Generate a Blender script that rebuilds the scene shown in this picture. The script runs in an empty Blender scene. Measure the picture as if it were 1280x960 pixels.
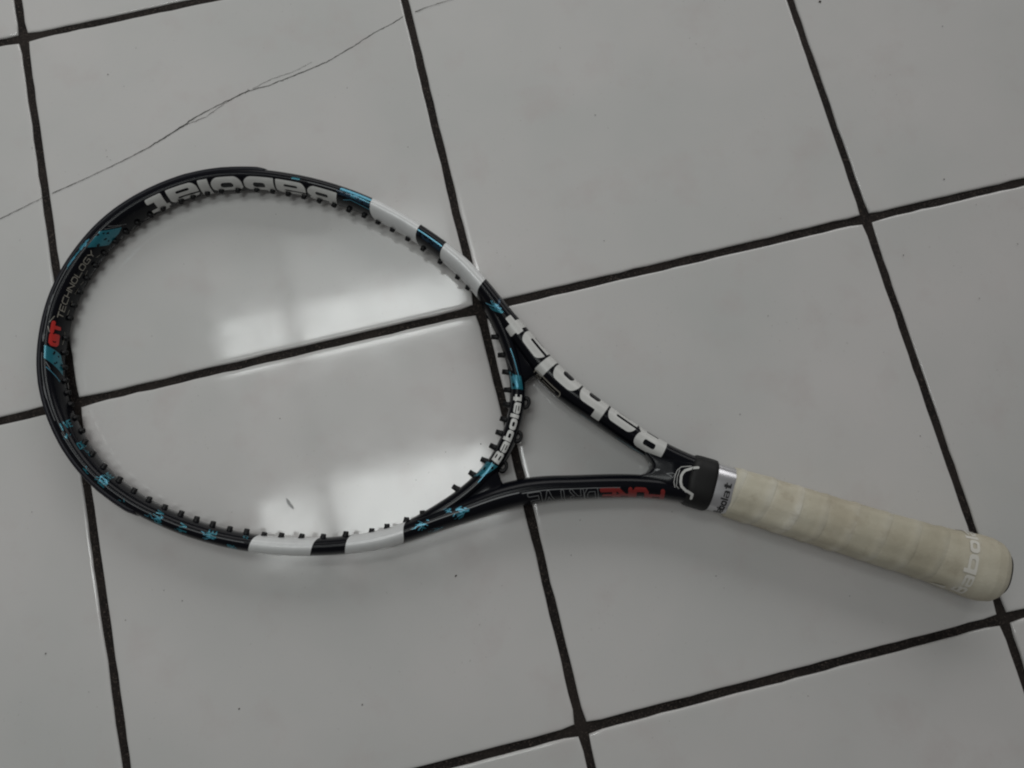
import bpy, bmesh, math, random
import numpy as np
from mathutils import Matrix, Vector

random.seed(7)
rng = np.random.default_rng(7)
scene = bpy.context.scene
COL = scene.collection

# ---------------------------------------------------------------- camera (solved from the tile grid; world x, y run along the joints)
cam_data = bpy.data.cameras.new('camera')
cam_data.sensor_width = 36.0
cam_data.lens = 924.08 / 1280 * 36.0
cam_data.clip_start = 0.01
cam_data.clip_end = 50.0
cam = bpy.data.objects.new('camera', cam_data)
COL.objects.link(cam)
_w = Vector((0.173561, -0.0237172, -0.2375759))
cam.matrix_world = Matrix.Translation((0.286273, -0.150780, 0.527675)) @ Matrix.Rotation(_w.length, 4, _w.normalized())
scene.camera = cam

# ---------------------------------------------------------------- world and lamps
world = bpy.data.worlds.new('World')
scene.world = world
world.use_nodes = True
bg = world.node_tree.nodes['Background']
bg.inputs['Color'].default_value = (1.0, 0.985, 0.96, 1)
bg.inputs['Strength'].default_value = 0.115


def area_lamp(name, x0, x1, y0, y1, z, radiance, color=(1, 1, 1), spread=180):
    """a flat lamp facing straight down whose surface has the given radiance"""
    L = bpy.data.lights.new(name, 'AREA')
    L.shape = 'RECTANGLE'
    L.size, L.size_y = x1 - x0, y1 - y0
    L.energy = radiance * math.pi * L.size * L.size_y
    L.color = color
    L.spread = math.radians(spread)
    o = bpy.data.objects.new(name, L)
    o.location = ((x0 + x1) / 2, (y0 + y1) / 2, z)
    COL.objects.link(o)
    return o


# two rows of ceiling lamps, each split in two by a bar: they show as the pale patches on the glaze
CEIL = 1.50
COOL = (0.96, 1.0, 0.985)
area_lamp('ceiling_lamp', -0.1683, 0.3027, 0.4108, 0.5631, CEIL, 3.35, COOL, 105)
area_lamp('ceiling_lamp', -0.3968, -0.2098, 0.4246, 0.5701, CEIL, 2.95, COOL, 105)
area_lamp('ceiling_lamp', -0.1683, 0.2958, 0.5770, 0.7640, CEIL, 0.78, COOL, 105)
area_lamp('ceiling_lamp', -0.1683, 0.2681, -0.1433, 0.0575, CEIL, 2.6, COOL, 105)
area_lamp('ceiling_lamp', -0.3691, -0.2167, -0.1295, 0.0437, CEIL, 2.3, COOL, 105)
area_lamp('ceiling_lamp', -0.1683, 0.2958, 0.0714, 0.3969, CEIL, 0.17, COOL, 105)
area_lamp('ceiling_lamp', -0.3830, -0.2167, 0.0645, 0.4108, CEIL, 0.12, COOL, 105)
area_lamp('ceiling_lamp', -0.3968, -0.2098, 0.5839, 0.7293, CEIL, 0.30, COOL, 105)
# the daylight from the open side of the room, beyond the upper edge of the picture
win = area_lamp('window_light', -1.7, 1.7, -0.7, 0.7, 0, 1.9, (1.0, 0.99, 0.98))
win.location = (1.4, 2.40, 1.45)
win.rotation_euler = (Vector((0.5, 0.0, 0.1)) - win.location).to_track_quat('-Z', 'Y').to_euler()

scene.view_settings.view_transform = 'Standard'
scene.view_settings.look = 'None'
scene.view_settings.exposure = 0.13
scene.view_settings.gamma = 1.0
scene.view_settings.use_curve_mapping = False
scene.cycles.filter_width = 2.1


# ---------------------------------------------------------------- materials
def mat(name):
    m = bpy.data.materials.new(name)
    m.use_nodes = True
    nt = m.node_tree
    return m, nt, nt.nodes['Principled BSDF']


def node(nt, kind, **kw):
    n = nt.nodes.new(kind)
    for k, v in kw.items():
        setattr(n, k, v)
    return n


def ramp(nt, src, stops):
    r = node(nt, 'ShaderNodeValToRGB')
    while len(r.color_ramp.elements) < len(stops):
        r.color_ramp.elements.new(0.5)
    for e, (p, c) in zip(r.color_ramp.elements, stops):
        e.position = p
        e.color = (c, c, c, 1) if not isinstance(c, tuple) else (*c, 1)
    nt.links.new(src, r.inputs[0])
    return r


def noise(nt, vec, scale, detail=3, rough=0.5):
    n = node(nt, 'ShaderNodeTexNoise')
    n.inputs['Scale'].default_value = scale
    n.inputs['Detail'].default_value = detail
    n.inputs['Roughness'].default_value = rough
    nt.links.new(vec, n.inputs['Vector'])
    return n


def mixc(nt, fac, a, b, mode='MIX'):
    m = node(nt, 'ShaderNodeMix', data_type='RGBA', blend_type=mode)
    if isinstance(fac, (int, float)):
        m.inputs[0].default_value = fac
    else:
        nt.links.new(fac, m.inputs[0])
    for i, x in ((6, a), (7, b)):
        if isinstance(x, tuple):
            m.inputs[i].default_value = (*x, 1)
        else:
            nt.links.new(x, m.inputs[i])
    return m.outputs[2]


def plain(name, col, rough, metal=0.0, coat=0.0, wear=0.0, spec=0.5):
    m, nt, b = mat(name)
    b.inputs['Base Color'].default_value = (*col, 1)
    b.inputs['Metallic'].default_value = metal
    b.inputs['Coat Weight'].default_value = coat
    b.inputs['Coat Roughness'].default_value = 0.12
    b.inputs['Specular IOR Level'].default_value = spec
    tc = node(nt, 'ShaderNodeTexCoord')
    n = noise(nt, tc.outputs['Object'], 260, 4)
    r = ramp(nt, n.outputs['Fac'], [(0.3, rough * 0.93), (0.75, min(1, rough * 1.1))])
    nt.links.new(r.outputs['Color'], b.inputs['Roughness'])
    if wear:
        n2 = noise(nt, tc.outputs['Object'], 90, 5, 0.65)
        r2 = ramp(nt, n2.outputs['Fac'], [(0.35, 0.0), (0.8, wear)])
        c = mixc(nt, r2.outputs['Color'], col, tuple(x * 0.55 + 0.02 for x in col))
        nt.links.new(c, b.inputs['Base Color'])
    return m


BLACK = plain('black_gloss_paint', (0.003, 0.0034, 0.0058), 0.20, spec=0.17)
BUMPER = plain('bumper_plastic', (0.006, 0.006, 0.011), 0.42, spec=0.25)
PEG = plain('grommet_plastic', (0.005, 0.005, 0.006), 0.45, spec=0.3)
RUBBER = plain('black_rubber', (0.009, 0.009, 0.009), 0.55, spec=0.3)
WHITE = plain('white_paint', (0.70, 0.71, 0.71), 0.25, coat=0.3, wear=0.3)
LETTER = plain('white_print', (0.64, 0.64, 0.62), 0.35, wear=0.4)
TEAL = plain('teal_metallic', (0.012, 0.16, 0.215), 0.28, metal=0.35, coat=0.3)
SKY = plain('pale_blue_print', (0.09, 0.33, 0.46), 0.3, metal=0.3)
NAVY = plain('navy_print', (0.006, 0.03, 0.06), 0.25, metal=0.4, coat=0.4)
RED = plain('red_print', (0.46, 0.02, 0.016), 0.4)
DULLRED = plain('dull_red_print', (0.23, 0.014, 0.012), 0.4)
TAN = plain('pale_grey_print', (0.30, 0.28, 0.24), 0.4)
GREY = plain('grey_print_or_glint', (0.16, 0.165, 0.17), 0.4)
INK = plain('black_ink', (0.01, 0.01, 0.012), 0.4)
SILVER = plain('silver_foil', (0.58, 0.58, 0.60), 0.30, metal=0.85)
GRIPINK = plain('white_grip_print', (0.68, 0.66, 0.60), 0.6)
CRACKM = plain('crack_dark', (0.05, 0.048, 0.045), 0.8)
SPECK = plain('dirt_speck', (0.07, 0.06, 0.05), 0.9)
SCUFF = plain('grey_scuff', (0.36, 0.36, 0.36), 0.6)


def tile_material():
    m, nt, b = mat('white_glazed_tile')
    tc = node(nt, 'ShaderNodeTexCoord')
    geo = node(nt, 'ShaderNodeNewGeometry')
    oi = node(nt, 'ShaderNodeObjectInfo')
    pos = geo.outputs['Position']
    # broad cloudy tone, faint warm stains, grime specks
    n1 = noise(nt, pos, 5.0, 4, 0.55)
    base = ramp(nt, n1.outputs['Fac'], [(0.3, (0.585, 0.59, 0.577)), (0.7, (0.672, 0.652, 0.642))])
    n2 = noise(nt, pos, 22.0, 5, 0.6)
    st = ramp(nt, n2.outputs['Fac'], [(0.54, 0.0), (0.76, 0.38)])
    c = mixc(nt, st.outputs['Color'], base.outputs['Color'], (0.565, 0.50, 0.49))
    n3 = noise(nt, pos, 420.0, 3, 0.6)
    n3b = noise(nt, pos, 16.0, 3, 0.6)
    sp = ramp(nt, n3.outputs['Fac'], [(0.66, 0.0), (0.75, 0.6)])
    spm = ramp(nt, n3b.outputs['Fac'], [(0.44, 0.0), (0.66, 1.0)])
    k = node(nt, 'ShaderNodeMath', operation='MULTIPLY')
    nt.links.new(sp.outputs['Color'], k.inputs[0])
    nt.links.new(spm.outputs['Color'], k.inputs[1])
    c = mixc(nt, k.outputs[0], c, (0.30, 0.28, 0.26))
    var = ramp(nt, oi.outputs['Random'], [(0.0, 0.945), (1.0, 1.0)])
    c = mixc(nt, 1.0, c, var.outputs['Color'], 'MULTIPLY')
    nt.links.new(c, b.inputs['Base Color'])
    # a thin film of dust makes the shine uneven
    n4 = noise(nt, pos, 38.0, 6, 0.68)
    r = ramp(nt, n4.outputs['Fac'], [(0.3, 0.06), (0.72, 0.15)])
    nt.links.new(r.outputs['Color'], b.inputs['Roughness'])
    n5 = noise(nt, pos, 14.0, 2, 0.4)
    bp = node(nt, 'ShaderNodeBump')
    bp.inputs['Strength'].default_value = 0.05
    bp.inputs['Distance'].default_value = 0.002
    nt.links.new(n5.outputs['Fac'], bp.inputs['Height'])
    nt.links.new(bp.outputs['Normal'], b.inputs['Normal'])
    return m


def grout_material():
    m, nt, b = mat('dark_grout')
    geo = node(nt, 'ShaderNodeNewGeometry')
    pos = geo.outputs['Position']
    n1 = noise(nt, pos, 900, 4, 0.7)
    n2 = noise(nt, pos, 26, 4, 0.6)
    c1 = ramp(nt, n1.outputs['Fac'], [(0.38, (0.007, 0.0055, 0.005)), (0.57, (0.018, 0.0145, 0.0135)), (0.70, (0.15, 0.12, 0.10))])
    c2 = ramp(nt, n2.outputs['Fac'], [(0.42, 0.0), (0.70, 0.75)])
    c = mixc(nt, c2.outputs['Color'], c1.outputs['Color'], (0.034, 0.027, 0.024))
    n3 = noise(nt, pos, 60, 3, 0.5)
    c3 = ramp(nt, n3.outputs['Fac'], [(0.70, 0.0), (0.78, 0.8)])
    c = mixc(nt, c3.outputs['Color'], c, (0.13, 0.095, 0.07))
    nt.links.new(c, b.inputs['Base Color'])
    b.inputs['Roughness'].default_value = 0.85
    b.inputs['Specular IOR Level'].default_value = 0.25
    bp = node(nt, 'ShaderNodeBump')
    bp.inputs['Strength'].default_value = 0.8
    bp.inputs['Distance'].default_value = 0.0008
    nt.links.new(n1.outputs['Fac'], bp.inputs['Height'])
    nt.links.new(bp.outputs['Normal'], b.inputs['Normal'])
    return m


def grip_material():
    m, nt, b = mat('worn_cream_overgrip')
    tc = node(nt, 'ShaderNodeTexCoord')
    ob = tc.outputs['Object']
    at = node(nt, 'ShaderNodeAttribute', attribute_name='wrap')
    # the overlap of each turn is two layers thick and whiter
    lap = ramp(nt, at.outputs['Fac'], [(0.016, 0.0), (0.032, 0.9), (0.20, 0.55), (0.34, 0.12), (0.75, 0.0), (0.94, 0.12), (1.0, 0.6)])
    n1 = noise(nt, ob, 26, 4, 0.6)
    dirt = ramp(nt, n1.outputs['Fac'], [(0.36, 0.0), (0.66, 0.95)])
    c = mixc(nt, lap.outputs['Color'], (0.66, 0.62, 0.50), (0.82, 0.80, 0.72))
    c = mixc(nt, dirt.outputs['Color'], c, (0.49, 0.44, 0.335))
    n2 = noise(nt, ob, 75, 5, 0.7)
    st = ramp(nt, n2.outputs['Fac'], [(0.54, 0.0), (0.76, 0.65)])
    c = mixc(nt, st.outputs['Color'], c, (0.36, 0.30, 0.22))
    # darker and greyer towards the butt
    sx = node(nt, 'ShaderNodeSeparateXYZ')
    nt.links.new(ob, sx.inputs[0])
    g = node(nt, 'ShaderNodeMapRange')
    g.inputs['From Min'].default_value = 0.11
    g.inputs['From Max'].default_value = 0.02
    g.inputs['To Max'].default_value = 0.30
    nt.links.new(sx.outputs['X'], g.inputs['Value'])
    c = mixc(nt, g.outputs[0], c, (0.44, 0.42, 0.34))
    at2 = node(nt, 'ShaderNodeAttribute', attribute_name='turn_tone')
    c = mixc(nt, at2.outputs['Fac'], c, (0.40, 0.38, 0.29))
    nt.links.new(c, b.inputs['Base Color'])
    b.inputs['Roughness'].default_value = 0.62
    b.inputs['Specular IOR Level'].default_value = 0.35
    n3 = noise(nt, ob, 900, 3, 0.6)
    n4 = noise(nt, ob, 120, 3, 0.6)
    ad = node(nt, 'ShaderNodeMath', operation='MULTIPLY_ADD')
    nt.links.new(n4.outputs['Fac'], ad.inputs[0])
    ad.inputs[1].default_value = 2.5
    nt.links.new(n3.outputs['Fac'], ad.inputs[2])
    bp = node(nt, 'ShaderNodeBump')
    bp.inputs['Strength'].default_value = 0.35
    bp.inputs['Distance'].default_value = 0.0004
    nt.links.new(ad.outputs[0], bp.inputs['Height'])
    nt.links.new(bp.outputs['Normal'], b.inputs['Normal'])
    return m


TILE = tile_material()
GROUT = grout_material()
GRIP = grip_material()


# ---------------------------------------------------------------- helpers
def link(name, me, m, parent=None, smooth=True):
    if smooth:
        me.polygons.foreach_set('use_smooth', [True] * len(me.polygons))
    if m is not None and not me.materials:
        me.materials.append(m)
    o = bpy.data.objects.new(name, me)
    COL.objects.link(o)
    if parent is not None:
        o.parent = parent
    return o


def mesh_from(verts, faces):
    me = bpy.data.meshes.new('mesh')
    me.from_pydata([tuple(v) for v in verts], [], faces)
    me.update()
    return me


def tag(o, label=None, cat=None, group=None, kind=None):
    for k, v in (('label', label), ('category', cat), ('group', group), ('kind', kind)):
        if v:
            o[k] = v
    return o


def grid_faces(nr, nc, wrap):
    """quads between nr rings of nc points"""
    F = []
    for i in range(nr - 1):
        for j in range(nc if wrap else nc - 1):
            k = (j + 1) % nc
            F.append((i * nc + j, i * nc + k, (i + 1) * nc + k, (i + 1) * nc + j))
    return F


def fix_normals(me):
    bm = bmesh.new()
    bm.from_mesh(me)
    bmesh.ops.recalc_face_normals(bm, faces=bm.faces)
    bm.to_mesh(me)
    bm.free()
    return me


# ---------------------------------------------------------------- the floor: dark grout bed and single white tiles
P = 0.30
TW = P - 0.0060
bed = mesh_from([(-3, -3, -0.0016), (3.6, -3, -0.0016), (3.6, 3, -0.0016), (-3, 3, -0.0016)], [(0, 1, 2, 3)])
floor = tag(link('floor', bed, GROUT, smooth=False), 'white glazed tile floor with wide dark grout joints', kind='structure')


def tile_mesh(hw, jitter):
    prof = [(0.0, -0.0040), (0.0, -0.0010), (0.0003, -0.0005), (0.0008, -0.00018), (0.0018, -0.00003), (0.0034, 0.0), (0.007, 0.0)]
    V, F = [], []
    n = 28                                  # points along one side, so the arris can wander a little
    ring = []
    for k in range(4):
        for i in range(n):
            t = -1 + 2 * i / n
            ring.append([(t, -1), (1, t), (-t, 1), (-1, -t)][k])
    ring = np.array(ring)
    wob = jitter * rng.normal(0, 1, len(ring))
    for r, (ins, z) in enumerate(prof):
        q = ring * (hw - ins)
        if r < 5:
            q = q + ring * wob[:, None] * (1 - r / 5)
        # rounded corners
        c = np.abs(ring).min(1) > 0.99
        q[c] *= 1 - 0.0009 / hw
        V += [(x, y, z) for x, y in q]
    m = len(ring)
    F = grid_faces(len(prof), m, True)
    F.append(tuple(range((len(prof) - 1) * m, len(prof) * m)))
    return mesh_from(V, F)


tiles = {}
variants = [tile_mesh(TW / 2, 0.00027) for _ in range(4)]
for i in range(-2, 5):
    for j in range(-4, 4):
        t = link('tile', variants[random.randrange(4)], TILE, floor)
        t.location = ((i + 0.5) * P, (j + 0.5) * P, random.uniform(-0.0001, 0.0001))
        t.rotation_euler = (math.radians(random.uniform(-0.16, 0.16)), math.radians(random.uniform(-0.16, 0.16)), math.radians(random.uniform(-0.1, 0.1)))
        tiles[i, j] = t


def ribbon(name, pts, widths, m, parent, z=0.00035, wob=0.0):
    """a hairline on the glaze"""
    P3 = [Vector((x, y, 0)) for x, y in pts]
    Q, W = [], []
    for a in range(len(P3) - 1):
        k = max(2, int((P3[a + 1] - P3[a]).length / 0.002))
        for b in range(k):
            t = b / k
            Q.append(P3[a].lerp(P3[a + 1], t))
            W.append(widths[a] * (1 - t) + widths[a + 1] * t)
    Q.append(P3[-1]); W.append(widths[-1])
    V = []
    for a, q in enumerate(Q):
        d = (Q[min(a + 1, len(Q) - 1)] - Q[max(a - 1, 0)]).normalized()
        n = Vector((-d.y, d.x, 0))
        q = q + n * random.gauss(0, wob)
        w = W[a] * random.uniform(0.6, 1.35) / 2
        V += [(q.x + n.x * w, q.y + n.y * w, z), (q.x - n.x * w, q.y - n.y * w, z)]
    F = [(2 * a, 2 * a + 1, 2 * a + 3, 2 * a + 2) for a in range(len(Q) - 1)]
    return link(name, mesh_from(V, F), m, parent, smooth=False)


CR = 0.00052
ribbon('crack', [(-0.0475, 0.1498), (-0.0289, 0.1544), (-0.0101, 0.1598), (0.0030, 0.1632)], [CR * 0.7] * 4, CRACKM, floor, wob=0.00012)
ribbon('crack', [(0.0056, 0.1639), (0.0338, 0.1704), (0.0593, 0.1770), (0.0819, 0.1838), (0.0937, 0.1884), (0.1104, 0.1953), (0.1219, 0.2008), (0.1397, 0.2062), (0.1647, 0.2127), (0.1813, 0.2136), (0.2049, 0.2178), (0.2288, 0.2226), (0.2509, 0.2308), (0.2720, 0.2394), (0.2858, 0.2433), (0.2957, 0.2475)],
       [CR * 0.8, CR * 0.8, CR * 0.7, CR, CR * 1.9, CR * 1.7, CR, CR * 0.8, CR * 1.2, CR * 0.9, CR, CR * 0.9, CR * 0.9, CR, CR, CR], CRACKM, floor, wob=0.00016)
ribbon('crack', [(0.1104, 0.1953), (0.1297, 0.1989), (0.1447, 0.2064), (0.1582, 0.2115), (0.1660, 0.2131)], [CR * 0.6, CR * 0.5, CR * 0.5, CR * 0.6, CR * 0.6], CRACKM, floor, 0.00037, wob=0.00015)
ribbon('crack', [(0.1687, 0.2139), (0.1847, 0.2184), (0.2009, 0.2202), (0.2178, 0.2253)], [CR * 0.5, CR * 0.45, CR * 0.4, CR * 0.3], CRACKM, floor, 0.00037, wob=0.00015)
ribbon('crack', [(0.3059, 0.2494), (0.3161, 0.2513), (0.3268, 0.2524), (0.3436, 0.2542)], [CR * 0.9, CR * 0.8, CR * 0.6, CR * 0.5], CRACKM, floor, wob=0.00012)


# ---------------------------------------------------------------- racket shape (millimetres, local axes)
# u runs from the butt to the tip, v across, z up; one half of the frame's centre line, tip to handle
HALF = [(684.0, 0), (683.2, 13), (680, 30), (673.5, 50), (663.5, 68), (650.5, 84), (632, 100.5), (609, 114), (581, 123.3), (558, 127),
        (538, 128.6), (516, 128.3), (496, 126.3), (476, 122.6), (456, 117.3), (434, 109.5), (415, 101), (398, 90.5),
        (379, 76), (361, 63), (343, 49.6), (326, 39.7), (311, 32.9), (295, 27.5), (277, 21.2), (258, 15.3), (242, 11.6), (226, 9.2), (208, 8)]
BRIDGE = [(405, 95.5), (393, 85), (381, 72.5), (369, 58.5), (359.5, 44.5), (353.3, 32), (349.6, 20.5), (348, 10), (347.5, 0)]


def resample(pts, step, sm):
    p = np.array(pts, float)
    # dense Catmull-Rom, then a light smoothing, then even steps
    q = np.vstack([2 * p[0] - p[1], p, 2 * p[-1] - p[-2]])
    out = []
    for i in range(1, len(q) - 2):
        t = np.linspace(0, 1, 24, endpoint=False)[:, None]
        a, b, c, d = q[i - 1], q[i], q[i + 1], q[i + 2]
        out.append(0.5 * (2 * b + (c - a) * t + (2 * a - 5 * b + 4 * c - d) * t ** 2 + (3 * b - a - 3 * c + d) * t ** 3))
    d = np.vstack(out + [p[-1:]])

    def even(d, st):
        L = np.r_[0, np.cumsum(np.linalg.norm(np.diff(d, axis=0), axis=1))]
        n = max(8, int(round(L[-1] / st)))
        s = np.linspace(0, L[-1], n + 1)
        return np.stack([np.interp(s, L, d[:, 0]), np.interp(s, L, d[:, 1])], 1), s
    d, s = even(d, 1.0)
    for _ in range(sm):
        d[1:-1] = d[1:-1] * 0.5 + (d[:-2] + d[2:]) * 0.25
    return even(d, step)


FULL = [(u, v) for u, v in HALF[::-1]] + [(u, -v) for u, v in HALF[1:]]
FC, FS = resample(FULL, 2.0, 90)
BFULL = BRIDGE + [(u, -v) for u, v in BRIDGE[-2::-1]]
BC, BS = resample(BFULL, 2.0, 40)
PEXP = 2 / 2.25


def frame_ab(u):
    a = np.interp(u, [200, 240, 300, 325, 345, 375, 400, 450, 690], [7.6, 7.6, 8.3, 9.2, 9.0, 7.4, 6.4, 6.0, 6.0])
    b = np.interp(u, [200, 240, 300, 400, 470, 690], [12.4, 12.4, 12.7, 12.6, 11.9, 11.4])
    return a, b


def bridge_ab(u):
    return np.full_like(u, 5.6), np.full_like(u, 10.2)


def tube_point(C, S, ab, s, th, off=0.0):
    """points on a tube; th = 0 on the crest, +90 deg on the inner face, -90 deg on the outer"""
    s = np.asarray(s, float); th = np.asarray(th, float)
    T = np.gradient(C, S, axis=0)
    c = np.stack([np.interp(s, S, C[:, 0]), np.interp(s, S, C[:, 1])], -1)
    t = np.stack([np.interp(s, S, T[:, 0]), np.interp(s, S, T[:, 1])], -1)
    t /= np.linalg.norm(t, axis=-1, keepdims=True)
    n = np.stack([-t[..., 1], t[..., 0]], -1)
    n = np.where(FLIP[id(C)], -n, n)
    a, b = ab(c[..., 0])
    sx = np.sign(np.sin(th)) * np.abs(np.sin(th)) ** PEXP
    cz = np.sign(np.cos(th)) * np.abs(np.cos(th)) ** PEXP
    # outward normal of the superellipse
    k = 2 / PEXP - 1
    nx = np.sign(sx) * np.abs(sx) ** k / a
    nz = np.sign(cz) * np.abs(cz) ** k / b
    L = np.hypot(nx, nz)
    x = a * sx + off * nx / L
    z = b * cz + off * nz / L
    return np.concatenate([c + n * x[..., None], z[..., None]], -1)


FLIP = {id(FC): False, id(BC): False}
# which way is inwards: towards the middle of the head
for _C in (FC, BC):
    i = len(_C) // 2
    t = _C[i + 1] - _C[i - 1]
    nn = np.array([-t[1], t[0]])
    FLIP[id(_C)] = bool(nn @ (np.array([530, 0]) - _C[i]) < 0)
# angle from length measured round the section
_th = np.linspace(-math.pi, math.pi, 1441)
_sx = np.sign(np.sin(_th)) * np.abs(np.sin(_th)) ** PEXP * 6.2
_cz = np.sign(np.cos(_th)) * np.abs(np.cos(_th)) ** PEXP * 11.7
_L = np.r_[0, np.cumsum(np.hypot(np.diff(_sx), np.diff(_cz)))]
_L -= np.interp(0, _th, _L)


def th_of(t):
    return np.interp(t, _L, _th)


def t_of(th):
    return np.interp(th, _th, _L)


# ---------------------------------------------------------------- the racket
racket = bpy.data.objects.new('tennis_racket', None)
COL.objects.link(racket)
racket.location = (0.60225, -0.26830, 0.0200)
racket.rotation_euler = (0, 0.0119, math.radians(149.7234))
tag(racket, 'unstrung black tennis racket with white bands and worn cream grip lying on tiles', 'tennis racket')
MM = 0.001


def tube(name, C, S, ab, nseg, m, s0=None, s1=None, cap=True):
    s = S if s0 is None else np.linspace(s0, s1, int((s1 - s0) / 2) + 2)
    th = np.linspace(0, 2 * math.pi, nseg, endpoint=False)
    # closer points round the crest, where the section turns fastest
    ss, tt = np.meshgrid(s, th_of(_L[0] + (_L[-1] - _L[0]) * th / (2 * math.pi)), indexing='ij')
    V = tube_point(C, S, ab, ss, tt) * MM
    F = grid_faces(len(s), nseg, True)
    if cap:
        F += [tuple(range(nseg)), tuple(range((len(s) - 1) * nseg, len(s) * nseg))]
    return link(name, fix_normals(mesh_from(V.reshape(-1, 3), F)), m, racket)


frame = tag(tube('frame', FC, FS, frame_ab, 72, BLACK), 'glossy black racket hoop and two throat shafts')
bridge = tag(tube('throat_bridge', BC, BS, bridge_ab, 64, BLACK, cap=False), 'black curved bridge closing the bottom of the hoop')


# webs that fill the forks between the bridge and the shafts
def fork_web(sign):
    i0 = np.argmin(np.hypot(BC[:, 0] - 350.3, BC[:, 1] - sign * 24))
    i1 = np.argmin(np.hypot(BC[:, 0] - 400, BC[:, 1] - sign * 91))
    a = BC[min(i0, i1):max(i0, i1) + 1]
    a = a if np.hypot(*(a[0] - BC[i0])) < 1 else a[::-1]          # from the notch up to the hoop
    j0 = np.argmin(np.hypot(FC[:, 0] - 331, FC[:, 1] - sign * 44))
    j1 = np.argmin(np.hypot(FC[:, 0] - 400, FC[:, 1] - sign * 92))
    b = FC[min(j0, j1):max(j0, j1) + 1]
    b = b if np.hypot(*(b[0] - FC[j0])) < 1 else b[::-1]
    n = 24
    L = np.linspace(0, 1, n)
    ra = np.stack([np.interp(L, np.linspace(0, 1, len(a)), a[:, k]) for k in (0, 1)], 1)
    rb = np.stack([np.interp(L, np.linspace(0, 1, len(b)), b[:, k]) for k in (0, 1)], 1)
    m_ = 15
    w = np.linspace(0, 1, m_)
    G = ra[:, None] * (1 - w)[None, :, None] + rb[:, None] * w[None, :, None]
    # hollow the edge towards the throat opening
    along = (ra[3] - ra[0]) / np.linalg.norm(ra[3] - ra[0])
    sag = 5.0 * (1 - (2 * w - 1) ** 2)
    for r in range(n):
        f = max(0, 1 - r / 7) ** 2
        G[r] += along[None] * sag[:, None] * f
    rise = 9.6 - 1.6 * (1 - (2 * w - 1) ** 2)
    edge = np.array([max(0.0, 1 - r / 4) for r in range(n)]) ** 2
    zt = rise[None, :] - 3.0 * edge[:, None] * (1 - (2 * w - 1) ** 6)[None, :]
    top = np.concatenate([G, zt[..., None]], -1)
    bot = np.concatenate([G, -zt[..., None]], -1)
    V = np.concatenate([top.reshape(-1, 3), bot.reshape(-1, 3)]) * MM
    N = n * m_
    F = grid_faces(n, m_, False)
    F += [tuple(N + k for k in f[::-1]) for f in grid_faces(n, m_, False)]
    for k in range(m_ - 1):
        F.append((k, k + 1, N + k + 1, N + k))
    return link('throat_web', fix_normals(mesh_from(V, F)), BLACK, racket)


fork_web(1)
fork_web(-1)


# the yoke where the shafts run together into the handle
def yoke_w(u):
    return np.interp(u, [200, 222, 235, 250, 262], [16.2, 16.5, 15.6, 13.2, 11.5])


def yoke_b(u):
    return np.interp(u, [200, 215, 235, 250, 262], [14.2, 14.1, 13.2, 10.0, 8.0])


def yoke_z(u, v):
    w = yoke_w(u)
    return yoke_b(u) * np.clip(1 - np.abs(v / w) ** 2.8, 0, 1) ** (1 / 2.8)


def make_yoke():
    us = np.r_[np.linspace(249, 247.4, 6), np.linspace(246.5, 209, 28)]
    th = np.linspace(0, 2 * math.pi, 64, endpoint=False)
    e = 2 / 2.8
    V = []
    for k, u in enumerate(us):
        sx = np.sign(np.sin(th)) * np.abs(np.sin(th)) ** e * yoke_w(u)
        cz = np.sign(np.cos(th)) * np.abs(np.cos(th)) ** e * yoke_b(u)
        f = max(0, 1 - max(0, k - 5) / 12) ** 2
        uu = u + 0.12 * np.clip(np.abs(sx), 0, 8.0) ** 2 * f
        cz = cz * math.sqrt(max(0, 1 - max(0, 1 - k / 6) ** 2))
        V.append(np.stack([uu, sx, cz], 1))
    V = np.concatenate(V) * MM
    F = grid_faces(len(us), 64, True) + [tuple(range(len(V) - 64, len(V)))]
    return tag(link('yoke', fix_normals(mesh_from(V, F)), BLACK, racket), 'black yoke joining the shafts, with a thin white line emblem')


yoke = make_yoke()


# bumper guard round the tip
def make_bumper(s0, s1):
    s = np.arange(s0, s1 + 0.1, 2.0)
    th = np.radians(np.linspace(-26, -150, 22))
    off = 1.7 * np.clip(np.minimum(s - s0, s1 - s) / 7, 0.12, 1) ** 0.5
    rows = []
    for k, x in enumerate(s):
        prof = off[k] * np.clip(np.minimum(np.arange(22), 21 - np.arange(22)) / 1.6, 0.0, 1) ** 0.6
        o = np.array([tube_point(FC, FS, frame_ab, np.array(x), np.array(t), q + 0.02) for t, q in zip(th, prof)])
        i = tube_point(FC, FS, frame_ab, np.full(22, x), th, -0.6)[::-1]
        rows.append(np.concatenate([o, i]))
    V = np.concatenate(rows) * MM
    F = grid_faces(len(s), 44, True) + [tuple(range(44)), tuple(range(len(V) - 44, len(V)))]
    return tag(link('bumper_guard', fix_normals(mesh_from(V, F)), BUMPER, racket), 'matt black plastic bumper guard round the tip of the hoop')


make_bumper(394, 757)


# ---------------------------------------------------------------- print on curved surfaces: shapes as signed distances, cut out on a fine grid
def box(x, y, x0, x1, y0, y1, r=0.0):
    cx, cy, hx, hy = (x0 + x1) / 2, (y0 + y1) / 2, (x1 - x0) / 2 - r, (y1 - y0) / 2 - r
    qx, qy = np.abs(x - cx) - hx, np.abs(y - cy) - hy
    return np.hypot(np.maximum(qx, 0), np.maximum(qy, 0)) + np.minimum(np.maximum(qx, qy), 0) - r


def seg(x, y, a, b):
    dx, dy = b[0] - a[0], b[1] - a[1]
    t = np.clip(((x - a[0]) * dx + (y - a[1]) * dy) / (dx * dx + dy * dy + 1e-12), 0, 1)
    return np.hypot(x - a[0] - t * dx, y - a[1] - t * dy)


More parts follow.
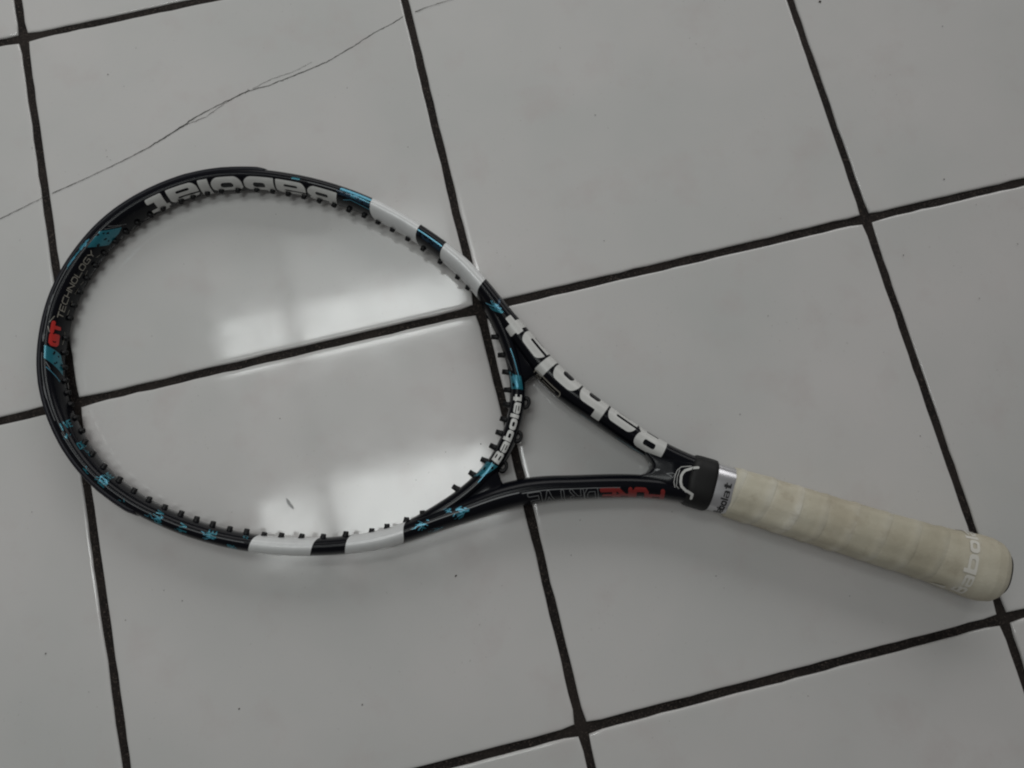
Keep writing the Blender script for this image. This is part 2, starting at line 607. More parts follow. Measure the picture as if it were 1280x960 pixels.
def poly(x, y, pts):
    d = np.full_like(x, 1e9)
    ins = np.zeros(x.shape, bool)
    n = len(pts)
    for i in range(n):
        a, b = pts[i], pts[(i + 1) % n]
        d = np.minimum(d, seg(x, y, a, b))
        c = (a[1] > y) != (b[1] > y)
        with np.errstate(divide='ignore', invalid='ignore'):
            xi = a[0] + (y - a[1]) * (b[0] - a[0]) / ((b[1] - a[1]) or 1e-12)
        ins ^= c & (x < xi)
    return np.where(ins, -d, d)


def line(x, y, pts, w):
    d = np.full_like(x, 1e9)
    for a, b in zip(pts[:-1], pts[1:]):
        d = np.minimum(d, seg(x, y, a, b))
    return d - w / 2


def cut(a, b):
    return np.maximum(a, -b)


def fat_B(x, y):
    o = np.minimum(np.minimum(box(x, y, 0, 1.1, 0, .56, .25), box(x, y, 0, 1.06, .46, 1, .25)), box(x, y, 0, .5, 0, 1, .03))
    return cut(cut(o, box(x, y, .33, .80, .20, .37, .06)), box(x, y, .33, .76, .64, .80, .06))


def fat_a(x, y):
    o = np.minimum(box(x, y, 0, 1.1, 0, .75, .26), box(x, y, .6, 1.1, 0, .4, .03))
    o = cut(o, box(x, y, .30, .80, .16, .27, .05))
    return cut(o, box(x, y, -.2, .80, .45, .545, .04))


def fat_b(x, y):
    o = np.minimum(box(x, y, 0, 1.1, 0, .75, .28), box(x, y, 0, .32, 0, 1, .03))
    return cut(o, box(x, y, .34, .78, .24, .52, .1))


def fat_o(x, y):
    return cut(box(x, y, 0, 1.12, 0, .75, .30), box(x, y, .33, .79, .24, .52, .12))


def fat_l(x, y):
    return box(x, y, 0, .36, 0, 1, .03)


def fat_t(x, y):
    return np.minimum(np.minimum(box(x, y, .1, .46, 0, .98, .05), box(x, y, 0, .72, .55, .75, .03)), box(x, y, .1, .72, 0, .21, .06))


FAT = [(fat_B, 1.1), (fat_a, 1.1), (fat_b, 1.1), (fat_o, 1.12), (fat_l, .36), (fat_a, 1.1), (fat_t, .72)]
GAP = 0.075
FATLEN = sum(w for _, w in FAT) + GAP * 6


def fat_word(x, y):
    d = np.full_like(x, 1e9)
    p = 0
    for f, w in FAT:
        m_ = (x > p - .15) & (x < p + w + .15)
        if m_.any():
            d[m_] = np.minimum(d[m_], f(x[m_] - p, y[m_]))
        p += w + GAP
    return d


# thin angular capitals, drawn as strokes in a box 1 wide and 1 tall
STROKES = {
    'T': [[(0, 1), (1, 1)], [(.5, 1), (.5, 0)]], 'E': [[(1, 1), (0, 1), (0, 0), (1, 0)], [(0, .5), (.85, .5)]],
    'C': [[(1, 1), (.2, 1), (0, .8), (0, .2), (.2, 0), (1, 0)]], 'H': [[(0, 0), (0, 1)], [(1, 0), (1, 1)], [(0, .5), (1, .5)]],
    'N': [[(0, 0), (0, 1), (1, 0), (1, 1)]], 'O': [[(.2, 0), (0, .2), (0, .8), (.2, 1), (.8, 1), (1, .8), (1, .2), (.8, 0), (.2, 0)]],
    'L': [[(0, 1), (0, 0), (1, 0)]], 'G': [[(1, 1), (.2, 1), (0, .8), (0, .2), (.2, 0), (1, 0), (1, .5), (.55, .5)]],
    'Y': [[(0, 1), (.5, .5), (1, 1)], [(.5, .5), (.5, 0)]], 'D': [[(0, 0), (0, 1), (.75, 1), (1, .75), (1, .25), (.75, 0), (0, 0)]],
    'R': [[(0, 0), (0, 1), (1, 1), (1, .5), (0, .5)], [(.45, .5), (1, 0)]], 'I': [[(.5, 0), (.5, 1)]], 'V': [[(0, 1), (.5, 0), (1, 1)]],
    'P': [[(0, 0), (0, 1), (1, 1), (1, .45), (0, .45)]], 'U': [[(0, 1), (0, .15), (.15, 0), (.85, 0), (1, .15), (1, 1)]]}


def stroke_word(x, y, word, cw, ch, gap, sw, slant=0.0):
    d = np.full_like(x, 1e9)
    xs = x - slant * y
    p = 0.0
    for ch_ in word:
        if ch_ != ' ':
            for s_ in STROKES[ch_]:
                q = [(p + a * cw, b * ch) for a, b in s_]
                d = np.minimum(d, line(xs, y, q, sw))
        p += cw + gap
    return d


def decal(name, sdf, x0, x1, y0, y1, h, place, m, parent):
    nx, ny = int((x1 - x0) / h) + 1, int((y1 - y0) / h) + 1
    gx, gy = np.meshgrid(x0 + h * np.arange(nx + 1), y0 + h * np.arange(ny + 1), indexing='ij')
    v = sdf(gx, gy)
    v = np.where(np.abs(v) < 1e-6, 1e-6, v)
    ins = v < 0
    cells = np.argwhere(ins[:-1, :-1] | ins[1:, :-1] | ins[1:, 1:] | ins[:-1, 1:])
    idx, X, Y, F = {}, [], [], []

    def vert(key, a, b=None):
        if key not in idx:
            if b is None:
                px, py = gx[a], gy[a]
            else:
                t = v[a] / (v[a] - v[b])
                px, py = gx[a] + t * (gx[b] - gx[a]), gy[a] + t * (gy[b] - gy[a])
            idx[key] = len(X)
            X.append(px); Y.append(py)
        return idx[key]
    for i, j in cells:
        c = [(i, j), (i + 1, j), (i + 1, j + 1), (i, j + 1)]
        f = []
        for k in range(4):
            a, b = c[k], c[(k + 1) % 4]
            if ins[a]:
                f.append(vert(a, a))
            if ins[a] != ins[b]:
                f.append(vert((min(a, b), max(a, b)), min(a, b), max(a, b)))
        if len(f) > 2:
            F.append(tuple(f))
    if not F:
        return None
    V = place(np.array(X), np.array(Y)) * MM
    me = mesh_from(V, F)
    # face away from the surface it is printed on
    V2 = np.array(V)
    flip = 0.0
    inner = place(np.array(X), np.array(Y), -1.0) * MM
    for p_ in list(me.polygons)[:: max(1, len(me.polygons) // 40)]:
        k = p_.vertices[0]
        flip += float(np.dot(np.array(p_.normal), V2[k] - inner[k]))
    if flip < 0:
        me.flip_normals()
    return link(name, me, m, parent)


LIFT = 0.10


def on_tube(C, S, ab, s0, t0, dx, dy, lift=LIFT):
    """place (X, Y) on a tube: s = s0 + dx.(X, Y), t = t0 + dy.(X, Y)"""
    def f(X, Y, off=None):
        s = np.clip(s0 + dx[0] * X + dx[1] * Y, 0.1, S[-1] - 0.1)
        t = t0 + dy[0] * X + dy[1] * Y
        return tube_point(C, S, ab, s, th_of(t), lift if off is None else off)
    return f


def on_frame(s0, t0, dx=(1, 0), dy=(0, 1), lift=LIFT):
    return on_tube(FC, FS, frame_ab, s0, t0, dx, dy, lift)


def on_bridge(s0, t0, dx=(1, 0), dy=(0, 1), lift=LIFT):
    return on_tube(BC, BS, bridge_ab, s0, t0, dx, dy, lift)


# white bands right round the tube
def band(sa, ka, sb, kb):
    lo, hi = min(sa, sb) - 9, max(sa, sb) + 9
    L = _L[-1] - 0.05

    def f(x, y):
        return np.maximum((sa + ka * y) - x, x - (sb + kb * y))
    decal('paint_band', f, lo, hi, -L, L, 0.8, on_frame(0, 0, lift=0.07), WHITE, frame)


band(838.7, .20, 878.7, .16)
band(901.5, .15, 940.7, .30)
band(270.5, -.30, 312.0, -.22)
band(209.0, -.30, 248.0, -.26)

# big word on the inner face of the hoop, and on the outer side of the upper shaft
K = 147.0 / FATLEN
decal('lettering', lambda x, y: fat_word(x / K - 0.10 * (y / K - .4), y / K) * K, -3, 152, -0.4, K + .4, 0.5, on_frame(812, 2.7, (-1, 0), (0, 1)), LETTER, frame)
K2 = 143.0 / FATLEN
decal('lettering', lambda x, y: fat_word(x / K2, y / K2) * K2, -1, 145, -0.4, K2 + .4, 0.5, on_frame(1114, -13.5, (-1, 0), (0, 0.97)), LETTER, frame)

# model words along the lower shaft
decal('lettering', lambda x, y: stroke_word(x, y, 'PURE', 8.2, 9.3, 2.8, 2.9, -0.12), -3, 47, -1.6, 11.5, 0.35, on_frame(31, -2.6, (1, 0), (0, -1)), DULLRED, frame)
decal('lettering', lambda x, y: np.abs(stroke_word(x, y, 'DRIVE', 7.2, 9.8, 2.4, 2.0, -0.12)) - 0.22, -3, 50, -1.8, 12, 0.22, on_frame(76, -2.2, (1, 0), (0, -1)), GREY, frame)

# words near the tip, on the inner face
decal('lettering', lambda x, y: stroke_word(x, y, 'TECHNOLOGY', 4.3, 4.2, 1.35, 0.62, 0.10), -1, 58, -0.6, 5, 0.18, on_frame(556.5, 10.0, (1, 0), (0, -1)), TAN, frame)
decal('lettering', lambda x, y: stroke_word(x, y, 'GT', 6.6, 5.2, 2.6, 2.7, 0.0), -2, 18, -1.6, 7.2, 0.3, on_frame(536.5, 9.4, (1, 0), (0, -1)), RED, frame)
for s_, t_, l_, k_ in ((538, 14.5, 5, .5), (545, 15.6, 3, -.3), (552, 1.6, 5, .9), (561, 13.6, 4, .4), (569, 14.8, 3, -.6), (578, 13.7, 5, .3), (586, 14.9, 3, .8), (594, 14.2, 4, -.4),
                       (603, 15.1, 4, .5), (545, 2.6, 4, -.7), (610, 13.2, 3, .9)):
    decal('paint_stripe_or_glint', lambda x, y: line(x, y, [(0, 0), (l_, k_ * l_ * .5)], 0.42), -1, 8, -4, 4, 0.2, on_frame(s_, t_, (1, 0), (0, 1)), TAN, frame)

# teal wedges with their thin echo lines
def patch(m, pts, par=frame, pl=on_frame, h=0.25):
    xs, ys = [p[0] for p in pts], [p[1] for p in pts]
    # worn and speckled, as printed
    holes = [(rng.uniform(min(xs), max(xs)), rng.uniform(min(ys), max(ys)), rng.uniform(.3, 1.0), rng.uniform(-1.6, 1.6)) for _ in range(9)]

    def broken(x, y):
        d = poly(x, y, pts)
        for hx, hy, hr, k in holes:
            d = np.maximum(d, hr - seg(x, y, (hx, hy), (hx + k, hy + k * .4)))
        return d
    decal('paint_patch', broken, min(xs) - 1, max(xs) + 1, min(ys) - 1, max(ys) + 1, h, pl(0, 0), m, par)


def stripe(m, pts, w, par=frame, pl=on_frame, h=0.2):
    xs, ys = [p[0] for p in pts], [p[1] for p in pts]
    decal('paint_stripe_or_glint', lambda x, y: line(x, y, pts, w), min(xs) - 1, max(xs) + 1, min(ys) - 1, max(ys) + 1, h, pl(0, 0), m, par)


patch(TEAL, [(535.5, 0.6), (530, 13.5), (523, 16.5), (514.5, 15.5), (526, 0.8)])
stripe(SKY, [(519.5, 2.0), (509, 11.2)], 0.45)
stripe(GREY, [(523, 2.0), (518, 4.4)], 0.5)
patch(TEAL, [(612.5, 2.5), (627, 1.6), (640, 10.4), (635, 13.6), (623, 15.0), (618.5, 9.0)])
stripe(GREY, [(634, 3.2), (644, 11.0)], 0.4)
stripe(GREY, [(630.5, 3.0), (640.5, 9.0)], 0.35)

# blue flashes on the upper side of the hoop
stripe(SKY, [(815, -1.2), (837.5, -2.0)], 2.3)
patch(NAVY, [(812, 0.6), (838, 0.2), (840, 3.6), (814, 3.2)])
stripe(SKY, [(818, 6.5), (824, 4.2), (839.5, 5.6)], 0.4)
stripe(SKY, [(879.5, 0.6), (900.5, 0.4)], 0.9)
patch(NAVY, [(879, 1.6), (901, 1.5), (902, 4.5), (880, 4.5)])
stripe(TEAL, [(778, 0.2), (783, 0.1)], 1.4)
stripe(GREY, [(790, 0.9), (812, 0.4)], 0.45)
for k, (a_, b_) in enumerate((((953, 6.2), (963.5, -0.4)), ((955.6, 7.0), (966, 0.4)), ((962, 1.5), (957, -4)))):
    stripe((SKY, TEAL, NAVY)[k], [a_, b_], (0.7, 1.6, 1.6)[k])

# crest highlight painted as thin lines along both sides of the lower frame and shafts
stripe(GREY, [(128, -0.2), (204, 0.2)], 0.45)
stripe(GREY, [(60, -1.4), (126, -0.8)], 0.4)
stripe(GREY, [(316, 0.4), (470, 0.2)], 0.32)
stripe(GREY, [(480, -0.4), (530, -0.8)], 0.5)
stripe(GREY, [(538, -0.6), (600, -1.0)], 0.6)
stripe(SKY, [(596, -0.6), (614, -0.4)], 0.6)

# scattered teal word fragments on the lower side of the hoop
for s_, t_, l_, wd, mm in ((471, 0.6, 4.6, 'IVE', TEAL), (453.5, 5.2, 4.4, 'DR', TEAL), (420.5, -1.0, 5.0, 'RIVE', TEAL), (373.5, -4.0, 4.4, 'RIV', TEAL),
                           (355.5, -3.2, 4.0, 'IV', TEAL), (335.0, -1.4, 4.8, 'VE', TEAL), (321, -9.0, 4.2, 'DR', TEAL), (437, -2.5, 2.6, 'I', TEAL)):
    decal('lettering', lambda x, y: stroke_word(x, y, wd, 2.4, l_, 0.9, 0.85, 0.25), -1, 15, -0.6, l_ + .6, 0.2, on_frame(s_, t_, (0.25, 1), (1, -.25)), mm, frame)


# paint splatter: bundles of short strokes
def splatter(s0, t0, ls, lt, n, mats, par=frame, pl=on_frame):
    for k, m in enumerate(mats):
        strokes = []
        for _ in range(n):
            a = rng.normal(0, .38), rng.normal(0, .38)
            d = rng.uniform(.12, .5) * np.array([1, rng.normal(0, .8)])
            strokes.append(((a[0] * ls, a[1] * lt), ((a[0] + d[0]) * ls, (a[1] + d[1]) * lt), rng.uniform(.25, .7)))
        def f(x, y):
            d = np.full_like(x, 1e9)
            for a, b, w in strokes:
                d = np.minimum(d, seg(x, y, a, b) - w / 2)
            return d
        decal('paint_splatter', f, -ls * 1.6, ls * 1.6, -lt * 1.6, lt * 1.6, 0.22, pl(s0, t0, lift=LIFT + .02 * k), m, par)


splatter(196, 0.0, 6, 3.0, 14, (TEAL, SKY))
splatter(168, -0.5, 8, 3.0, 16, (TEAL, SKY))
splatter(175, 2.5, 5, 2.5, 8, (SKY,))
splatter(185, -7.0, 9, 3.0, 9, (NAVY, TEAL))
splatter(1058, 13.0, 9, 2.0, 9, (TEAL, NAVY))
splatter(1096, 11.0, 16, 2.0, 9, (NAVY, TEAL))
splatter(596, -1.0, 9, 1.2, 7, (TEAL, SKY))
for s_, t_, ls_, n_ in ((466, 1.5, 4, 7), (449, 8.0, 4, 6), (436, 0.0, 3, 5), (423, 2.5, 6, 11), (404, -1.0, 3, 4), (377, -0.5, 6, 9), (359, -2.0, 5, 8), (340, 0.0, 6, 10), (322, -6.0, 5, 7), (315.5, 5.0, 3, 6)):
    splatter(s_, t_, ls_, 2.6, n_, (TEAL, SKY) if n_ > 8 else (TEAL,))
splatter(612, -0.5, 7, 1.6, 9, (TEAL, SKY))
splatter(562, -1.4, 12, 0.9, 7, (GREY,))
splatter(540, -1.2, 7, 1.1, 6, (GREY,))
splatter(500, -1.0, 12, 0.6, 5, (GREY,))
for s_ in (430, 470, 505, 548, 600, 640, 690, 730):
    splatter(s_ + rng.uniform(-8, 8), -6.0 + rng.uniform(-1.5, 1.5), 9, 1.1, 5, (GREY,), frame, lambda a, b, lift=0: on_frame(a, b, lift=1.86))
splatter(827, 0.6, 10, 2.0, 10, (SKY, TEAL))
splatter(959, 1.5, 6, 3.0, 7, (TEAL, SKY))

# rounded badge outline on the inner side of the upper shaft
decal('badge', lambda x, y: np.abs(box(x, y, 0, 23, 0, 5.4, 1.6)) - 0.42, -1, 24, -1, 6.4, 0.25, on_frame(1012, 5.4), TAN, frame)
decal('badge', lambda x, y: np.minimum(np.abs(seg(x, y, (3.5, 2.7), (5.0, 2.7)) - 1.1) - .3, line(x, y, [(8, 2.7), (19, 2.7)], .7)), -1, 24, -1, 6.4, 0.25, on_frame(1012, 5.4), TAN, frame)

# bridge: word along the crest, teal at both ends
K3 = 49.5 / FATLEN
decal('lettering', lambda x, y: fat_word(x / K3 - .05 * (y / K3), y / K3) * K3, -1, 51, -0.3, K3 + .3, 0.18, on_bridge(87.5, -3.3), LETTER, bridge)
patch(TEAL, [(140.5, -4.5), (141.5, 6.5), (156, 9.0), (151, 1.5), (150, -3.0)], bridge, on_bridge)
stripe(SKY, [(143, 0.4), (150, 3.0)], 2.0, bridge, lambda a, b: on_bridge(a, b, lift=LIFT + .03))
stripe(SKY, [(147, -1.6), (154, -0.6), (170, 0.3)], 0.6, bridge, lambda a, b: on_bridge(a, b, lift=LIFT + .03))
stripe(GREY, [(155, 3.4), (164, 6.0)], 0.5, bridge, on_bridge)
patch(TEAL, [(86.5, -4.0), (84.5, 9.5), (70, 9.0), (74, 1.0), (80, -1.5)], bridge, on_bridge)
stripe(SKY, [(70, -0.4), (80, 0.2), (86, 1.5)], 0.7, bridge, lambda a, b: on_bridge(a, b, lift=LIFT + .03))
stripe(GREY, [(30, -0.6), (70, -0.6)], 0.45, bridge, on_bridge)  # highlight on the bridge crest, painted as a thin grey line


# ---------------------------------------------------------------- grommets: one black peg for every string hole
def peg_mesh(r=1.95, length=3.2):
    prof = [(r * 1.12, -3.0), (r * 1.12, 0.6), (r, 1.2), (r * .93, length), (r * .55, length + .02), (r * .5, length - 2.2)]
    n = 12
    V = []
    for rr, zz in prof:
        V += [(rr * math.cos(2 * math.pi * k / n) * MM, rr * math.sin(2 * math.pi * k / n) * MM, zz * MM) for k in range(n)]
    F = grid_faces(len(prof), n, True) + [tuple(range((len(prof) - 1) * n, len(prof) * n))]
    return fix_normals(mesh_from(V, F))


PEGS = [peg_mesh(), peg_mesh(1.9, 2.7), peg_mesh(1.95, 4.6)]


def grommet(C, S, ab, s, kind, mesh, th=90.0):
    p = tube_point(C, S, ab, np.array(float(s)), np.array(math.radians(th)), -0.3)
    q = tube_point(C, S, ab, np.array(float(s)), np.array(math.radians(th)), 2.0)
    d = Vector(q - p).normalized()
    if kind == 'main':
        e = Vector((-1 if p[0] > 500 else 1, 0, 0))
    elif kind == 'cross':
        e = Vector((0, -1 if p[1] > 0 else 1, 0))
    else:
        e = d
    d = (d * 0.45 + e * 0.55).normalized()
    d += Vector((random.gauss(0, .05), random.gauss(0, .05), random.gauss(0, .05)))
    o = link('grommet', mesh, PEG, racket)
    o.location = Vector(p) * MM
    o.rotation_euler = d.to_track_quat('Z', 'Y').to_euler()
    return o


for s_ in (458, 447.5, 434.5, 419, 405.5, 392.5, 380, 367.5, 355.5, 343.5, 331, 319, 306.5, 294.5, 280.5, 265.5, 250, 231.5, 220.5, 206.5, 194.5, 177):
    grommet(FC, FS, frame_ab, s_, 'cross', PEGS[random.randrange(2)], 78.0)
for s_ in (470, 481, 492, 501.5, 511, 521.5, 533, 544, 559.5, 570, 581, 593, 604.5, 616, 628, 639, 650, 661.5):
    grommet(FC, FS, frame_ab, s_, 'main', PEGS[1], 100.0)
for s_ in (673, 688, 697.5, 709, 720, 733, 747.5, 760, 772, 784.5, 797, 809, 821, 833.5, 845.5, 858, 872, 886, 902.5, 920.5, 932, 958.5):
    grommet(FC, FS, frame_ab, s_, 'cross', PEGS[random.randrange(2)], 100.0)
for s_ in (56, 71.5, 85, 97, 108.5, 119, 130.5, 142, 155.5, 169, 183.5):
    grommet(BC, BS, bridge_ab, s_, 'main', PEGS[2], 88.0)


# loops of the bridge's grommet strip on the throat side
def strip_loop(s):
    n, k = 20, 8
    c = tube_point(BC, BS, bridge_ab, np.array(float(s)), np.array(-math.pi / 2), 0.2)
    V = []
    for i in range(n):
        a = 2 * math.pi * i / n
        for j in range(k):
            b = 2 * math.pi * j / k
            r = 2.9 + 1.5 * math.cos(b)
            V.append(((c[0] + r * math.cos(a) * .8) * MM, (c[1] + r * math.sin(a) * 1.1) * MM, (c[2] + 2.2 + 1.5 * math.sin(b)) * MM))
    F = []
    for i in range(n):
        for j in range(k):
            F.append((i * k + j, ((i + 1) % n) * k + j, ((i + 1) % n) * k + (j + 1) % k, i * k + (j + 1) % k))
    return link('grommet_loop', fix_normals(mesh_from(V, F)), PEG, racket)


for s_ in (133, 110, 88.5):
    strip_loop(s_)


# ---------------------------------------------------------------- handle
def super_ring(u, w, b, cv, n, p):
    e = 2 / p
    th = np.linspace(0, 2 * math.pi, n, endpoint=False)
    return np.stack([np.full(n, u), cv + np.sign(np.sin(th)) * np.abs(np.sin(th)) ** e * w, np.sign(np.cos(th)) * np.abs(np.cos(th)) ** e * b], 1)


def loft(name, rings, m, parent, label=None):
    n = len(rings[0])
    V = np.concatenate(rings) * MM
    F = grid_faces(len(rings), n, True) + [tuple(range(n)), tuple(range(len(V) - n, len(V)))]
    o = link(name, fix_normals(mesh_from(V, F)), m, parent)
    return tag(o, label)


def hand_w(u):
    return np.interp(u, [6.5, 8, 10.5, 14, 20, 27, 34, 43, 56, 75, 105, 150, 193, 225], [10.5, 14.5, 18.0, 20.3, 21.6, 21.5, 20.6, 19.6, 18.6, 18.1, 17.7, 17.3, 17.0, 17.0])


def hand_c(u):
    return np.interp(u, [0, 20, 60, 105, 150, 193, 225], [1.2, 1.6, 1.6, 1.2, 0.5, 0.2, 0.1])


# rubber collar
rings = []
for u, k in ((223.5, -1.6), (223.0, 0.2), (221.5, 1.0), (219, 1.25), (213, 1.3), (208.5, 1.3), (206.6, 1.0), (206.0, 0.2), (205.8, -1.5)):
    rings.append(super_ring(u, 16.6 + k, 14.6 + k, 0.1, 72, 2.6))
for r in rings[:5]:
    r[:, 0] += 2.2 * (1 - np.abs(r[:, 1]) / 18) - 1.0
collar = loft('rubber_collar', rings, RUBBER, racket, 'matt black rubber collar above the grip')
rings = [super_ring(u, 15.9 + k, 14.4 + k, 0.15, 72, 2.6) for u, k in ((207, 0), (206, 0.12), (200, 0.1), (194, 0.15), (190, -0.3))]
trim = loft('trim_band', rings, SILVER, racket, 'silver foil band with black lettering')

# overgrip wound in a spiral: each turn laps the one before
PITCH = 19.5


def make_grip():
    n = 120
    us = np.concatenate([np.arange(194.2, 14, -0.42), np.array([13.2, 12.2, 11.2, 10.3, 9.4, 8.6, 8.0, 7.5, 7.2])])
    th = np.linspace(0, 2 * math.pi, n, endpoint=False)
    e = 2 / 2.5
    V, W, TT = [], [], []
    TONES = rng.uniform(0, 0.42, 16)
    low = rng.normal(0, 1, (3, 4))
    for u in us:
        w = float(hand_w(u)); b = w * 0.90
        # octagon felt through the tape
        oct_ = 0.30 * np.cos(8 * th)
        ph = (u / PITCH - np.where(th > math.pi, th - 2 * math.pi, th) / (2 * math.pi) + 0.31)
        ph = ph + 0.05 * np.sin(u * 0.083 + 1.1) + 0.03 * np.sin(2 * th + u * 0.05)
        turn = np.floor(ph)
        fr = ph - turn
        fade = float(np.clip((u - 30) / 16, 0, 1))
        lapf = np.clip(1 - np.abs(fr - 0.16) / 0.24, 0, 1)
        lapf = lapf * lapf * (3 - 2 * lapf)
        step = np.clip((fr) / 0.035, 0, 1)
        bump = 0.46 * lapf * step * fade + 0.10 * np.sin(fr * 2 * math.pi + turn * 1.7 + 2 * th) * fade
        bump += 0.16 * np.sin(3 * th + u * 0.11 + 1.3 * np.sin(u * .07)) + 0.05 * np.sin(u * 0.31 + 4 * th + turn * 2.2) * fade
        if u > 192.2:
            bump = bump - (u - 192.2) ** 2 * 0.30
        r = 1 + (oct_ * fade + bump) / w
        y = hand_c(u) + np.sign(np.sin(th)) * np.abs(np.sin(th)) ** e * w * r
        z = np.sign(np.cos(th)) * np.abs(np.cos(th)) ** e * b * r
        V.append(np.stack([np.full(n, u), y, z], 1))
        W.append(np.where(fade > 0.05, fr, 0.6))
        TT.append(TONES[(turn.astype(int)) % 16] * fade)
    Vv = np.concatenate(V) * MM
    F = grid_faces(len(us), n, True) + [tuple(range(n)), tuple(range(len(Vv) - n, len(Vv)))]
    me = mesh_from(Vv, F)
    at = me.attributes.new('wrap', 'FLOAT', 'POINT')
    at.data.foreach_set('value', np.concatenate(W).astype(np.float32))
    at = me.attributes.new('turn_tone', 'FLOAT', 'POINT')
    at.data.foreach_set('value', np.concatenate(TT).astype(np.float32))
    fix_normals(me)
    return tag(link('overgrip', me, GRIP, racket), 'dirty cream overgrip wound in a spiral, flared at the butt')


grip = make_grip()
rings = [super_ring(u, w, w * .9, 1.2, 60, 2.4) for u, w in ((8.6, 14.8), (7.2, 14.6), (6.5, 13.2), (6.3, 10.0))]
loft('butt_cap', rings, RUBBER, racket, 'dark rim of the butt cap under the folded grip')


def on_handle(u0, ps0, wf, bf, p, lift):
    """X runs round the handle towards -v, Y towards the head"""
    e = 2 / p

    def f(X, Y, off=None):
        u = u0 + Y
        th = ps0 - X / 17.0
        w, b = wf(u), bf(u)
        q = lift if off is None else off
        return np.stack([u, hand_c(u) + np.sign(np.sin(th)) * np.abs(np.sin(th)) ** e * (w + q), np.sign(np.cos(th)) * np.abs(np.cos(th)) ** e * (b + q)], 1)
    return f


K4 = 29.0 / FATLEN
decal('lettering', lambda x, y: fat_word(x / K4, y / (K4 * 1.25)) * K4 + 0.09, -1, 33, -0.3, K4 * 1.25 + .3, 0.18,
      on_handle(195.8, 1.55, lambda u: 16.05 + 0 * u, lambda u: 14.55 + 0 * u, 2.6, 0.12), INK, trim)
K5 = 52.0 / FATLEN
decal('lettering', lambda x, y: fat_word(x / K5, y / K5 * .9) * K5 + 0.12, -1, 54, -0.3, K5 * 1.15, 0.2,
      on_handle(33.0, 1.30, lambda u: hand_w(u) + .32, lambda u: hand_w(u) * .9 + .30, 2.5, 0.12), GRIPINK, grip)
# a torn corner of tape
decal('tape_tab', lambda x, y: poly(x, y, [(0, 0), (4.5, 1.5), (2.0, 9.5), (0.5, 8)]), -1, 6, -1, 11, 0.4,
      on_handle(43.0, 1.45, lambda u: hand_w(u) + .35, lambda u: hand_w(u) * .9 + .35, 2.5, 0.2), GRIPINK, grip)


# emblem of twin lines on the yoke
def on_yoke(X, Y, off=None):
    return np.stack([X, Y, yoke_z(X, Y) + (0.14 if off is None else off)], 1)


def on_yoke_collar(X, Y, off=None):
    e = 2.6
    w, b = 17.9, 15.9
    zc = b * np.clip(1 - np.abs(Y / w) ** e, 0, 1) ** (1 / e)
    z = np.where(X < 223.4, zc, yoke_z(X, Y))
    return np.stack([X, Y, np.maximum(z, yoke_z(X, Y)) + (0.16 if off is None else off)], 1)


decal('emblem', lambda x, y: line(x, y, [(220.4, -7.7), (223.7, -6.4), (227.8, -3.6), (229.0, -1.5), (229.5, 0.7), (228.9, 4.7), (227.4, 7.4), (223.8, 9.4), (219.6, 10.6), (219.4, 13.2)], 1.7),
      216, 240, -12, 15, 0.3, on_yoke_collar, LETTER, yoke)
decal('emblem', lambda x, y: np.minimum(line(x, y, [(224.5, -7.6), (230.9, -5.2), (233.0, -2.1), (233.4, 1.9), (233.1, 6.0), (231.2, 9.6), (224.9, 11.0)], .4),
      line(x, y, [(231.4, -3.0), (231.8, 2.2), (230.8, 8.1), (228.8, 9.2)], .35)), 216, 240, -12, 15, 0.16, on_yoke_collar, LETTER, yoke)
decal('emblem', lambda x, y: np.minimum(line(x, y, [(239.2, 1.9), (235.7, 0.5), (233.7, 0.6), (234.6, 3.6), (237.1, 2.2), (239.2, 1.9)], .4),
      poly(x, y, [(247.3, 1.9), (245.9, 0.3), (243.4, 0.2), (245.4, 1.9)])), 230, 250, -5, 8, 0.2, on_yoke, GREY, yoke)


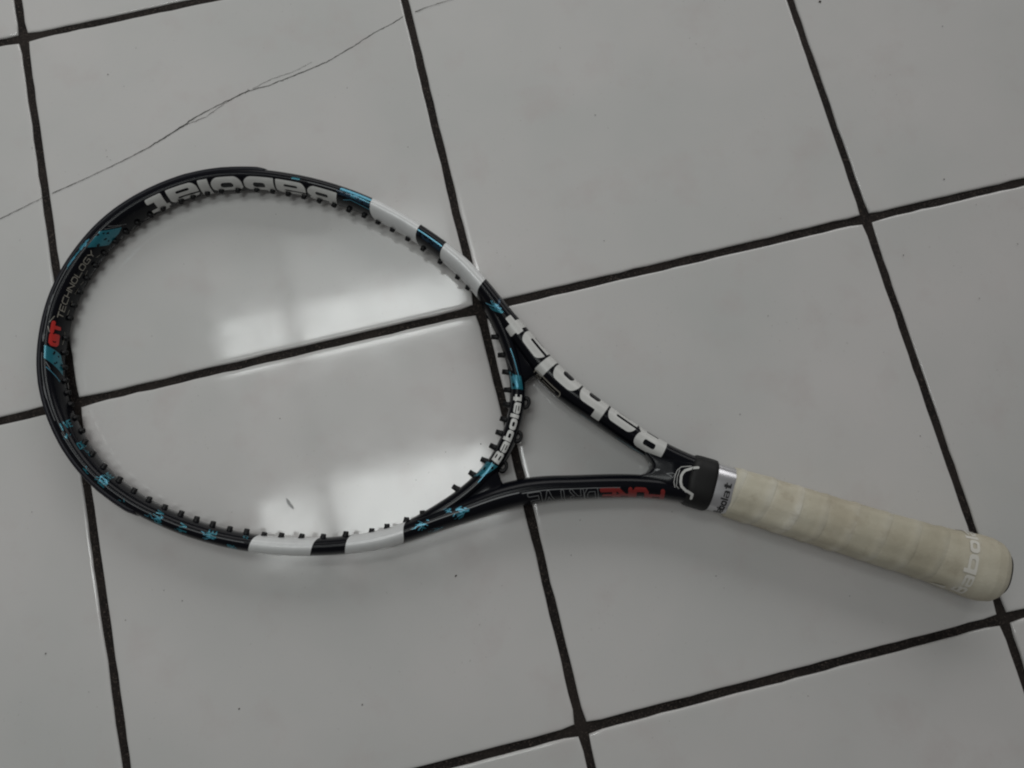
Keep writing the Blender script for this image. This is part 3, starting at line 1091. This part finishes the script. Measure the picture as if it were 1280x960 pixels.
# ---------------------------------------------------------------- dirt on the floor
SPECKS = [(0.0610, 0.2525, 1.60), (0.0716, 0.2394, 1.00), (0.0505, 0.1839, 1.50), (0.0506, 0.1893, 1.20), (0.0525, 0.1807, 1.00), (0.1650, 0.2141, 1.50), (0.2403, 0.1973, 1.30), (0.2758, 0.1376, 1.60), (0.1674, 0.1076, 1.30), (0.2055, 0.0860, 1.30), (0.4224, 0.1297, 1.80), (0.4027, 0.0292, 1.40), (0.4292, 0.1170, 1.00), (0.6221, 0.1828, 4.20), (0.6678, 0.0159, 2.00), (0.7100, 0.1390, 1.50), (0.6177, -0.0345, 2.00), (0.6616, -0.0796, 1.80), (0.6845, -0.0094, 1.20), (0.7042, -0.0464, 1.60), (0.2401, -0.1827, 3.20), (0.3212, -0.1880, 1.40), (0.0535, -0.1544, 1.40), (-0.0423, -0.1667, 2.40), (0.0793, -0.2328, 2.20), (0.1602, -0.2499, 2.40), (0.0423, -0.1445, 1.30), (-0.0393, -0.0699, 1.20), (0.0137, -0.1578, 1.30), (-0.0173, -0.1983, 1.00), (0.1419, -0.0457, 1.50), (0.2778, -0.0977, 1.80), (0.2521, -0.0973, 1.60), (0.2274, -0.1117, 1.20), (0.2243, -0.0993, 1.00), (0.2415, -0.1006, 1.00), (0.2161, 0.0301, 1.20), (0.2028, 0.0239, 1.40), (0.2365, 0.0411, 1.10), (0.1885, 0.0431, 1.00), (0.5852, -0.1664, 1.60), (0.4641, -0.1209, 1.60), (0.4153, -0.2254, 1.80), (0.5013, -0.2601, 1.40), (0.4184, -0.2344, 1.20), (0.4535, -0.3156, 1.20), (0.3976, -0.1760, 1.40), (0.3333, -0.1661, 1.50), (0.0857, 0.2699, 1.00), (0.1835, 0.2464, 1.00), (0.4101, 0.1918, 1.20), (0.5153, 0.1700, 1.20), (0.5205, 0.1652, 1.00), (0.5118, 0.1759, 1.00), (0.4357, 0.0024, 1.00), (0.5053, -0.0556, 1.30), (0.5060, -0.0633, 1.00), (0.5321, 0.2052, 1.20), (-0.0044, 0.2046, 1.20), (-0.0225, 0.1327, 1.10), (-0.0345, 0.0596, 1.10), (0.0970, -0.1030, 1.20), (0.0882, -0.0546, 1.00), (0.0620, 0.0362, 1.20), (0.0937, 0.0852, 1.10)]


def make_specks():
    V, F = [], []
    for x, y, d in SPECKS:
        n = 7
        a0, el = random.uniform(0, 3), random.uniform(.5, 1)
        r = d * 0.00026
        b = len(V)
        V.append((x, y, 0.0004 + r * .8))
        for k in range(n):
            a = 2 * math.pi * k / n
            px, py = r * math.cos(a) * random.uniform(.7, 1.3), r * el * math.sin(a) * random.uniform(.7, 1.3)
            V.append((x + px * math.cos(a0) - py * math.sin(a0), y + px * math.sin(a0) + py * math.cos(a0), 0.0002))
        F += [(b, b + 1 + k, b + 1 + (k + 1) % n) for k in range(n)]
    return V, F


tag(link('dirt_specks', mesh_from(*make_specks()), SPECK, smooth=False), 'tiny dark crumbs of dirt scattered over the white tiles', 'dirt', kind='stuff')
ribbon('scuff', [(0.1359, -0.1027), (0.1373, -0.1071), (0.1395, -0.111)], [0.0006, 0.0026, 0.0008], SCUFF, floor, 0.00036)
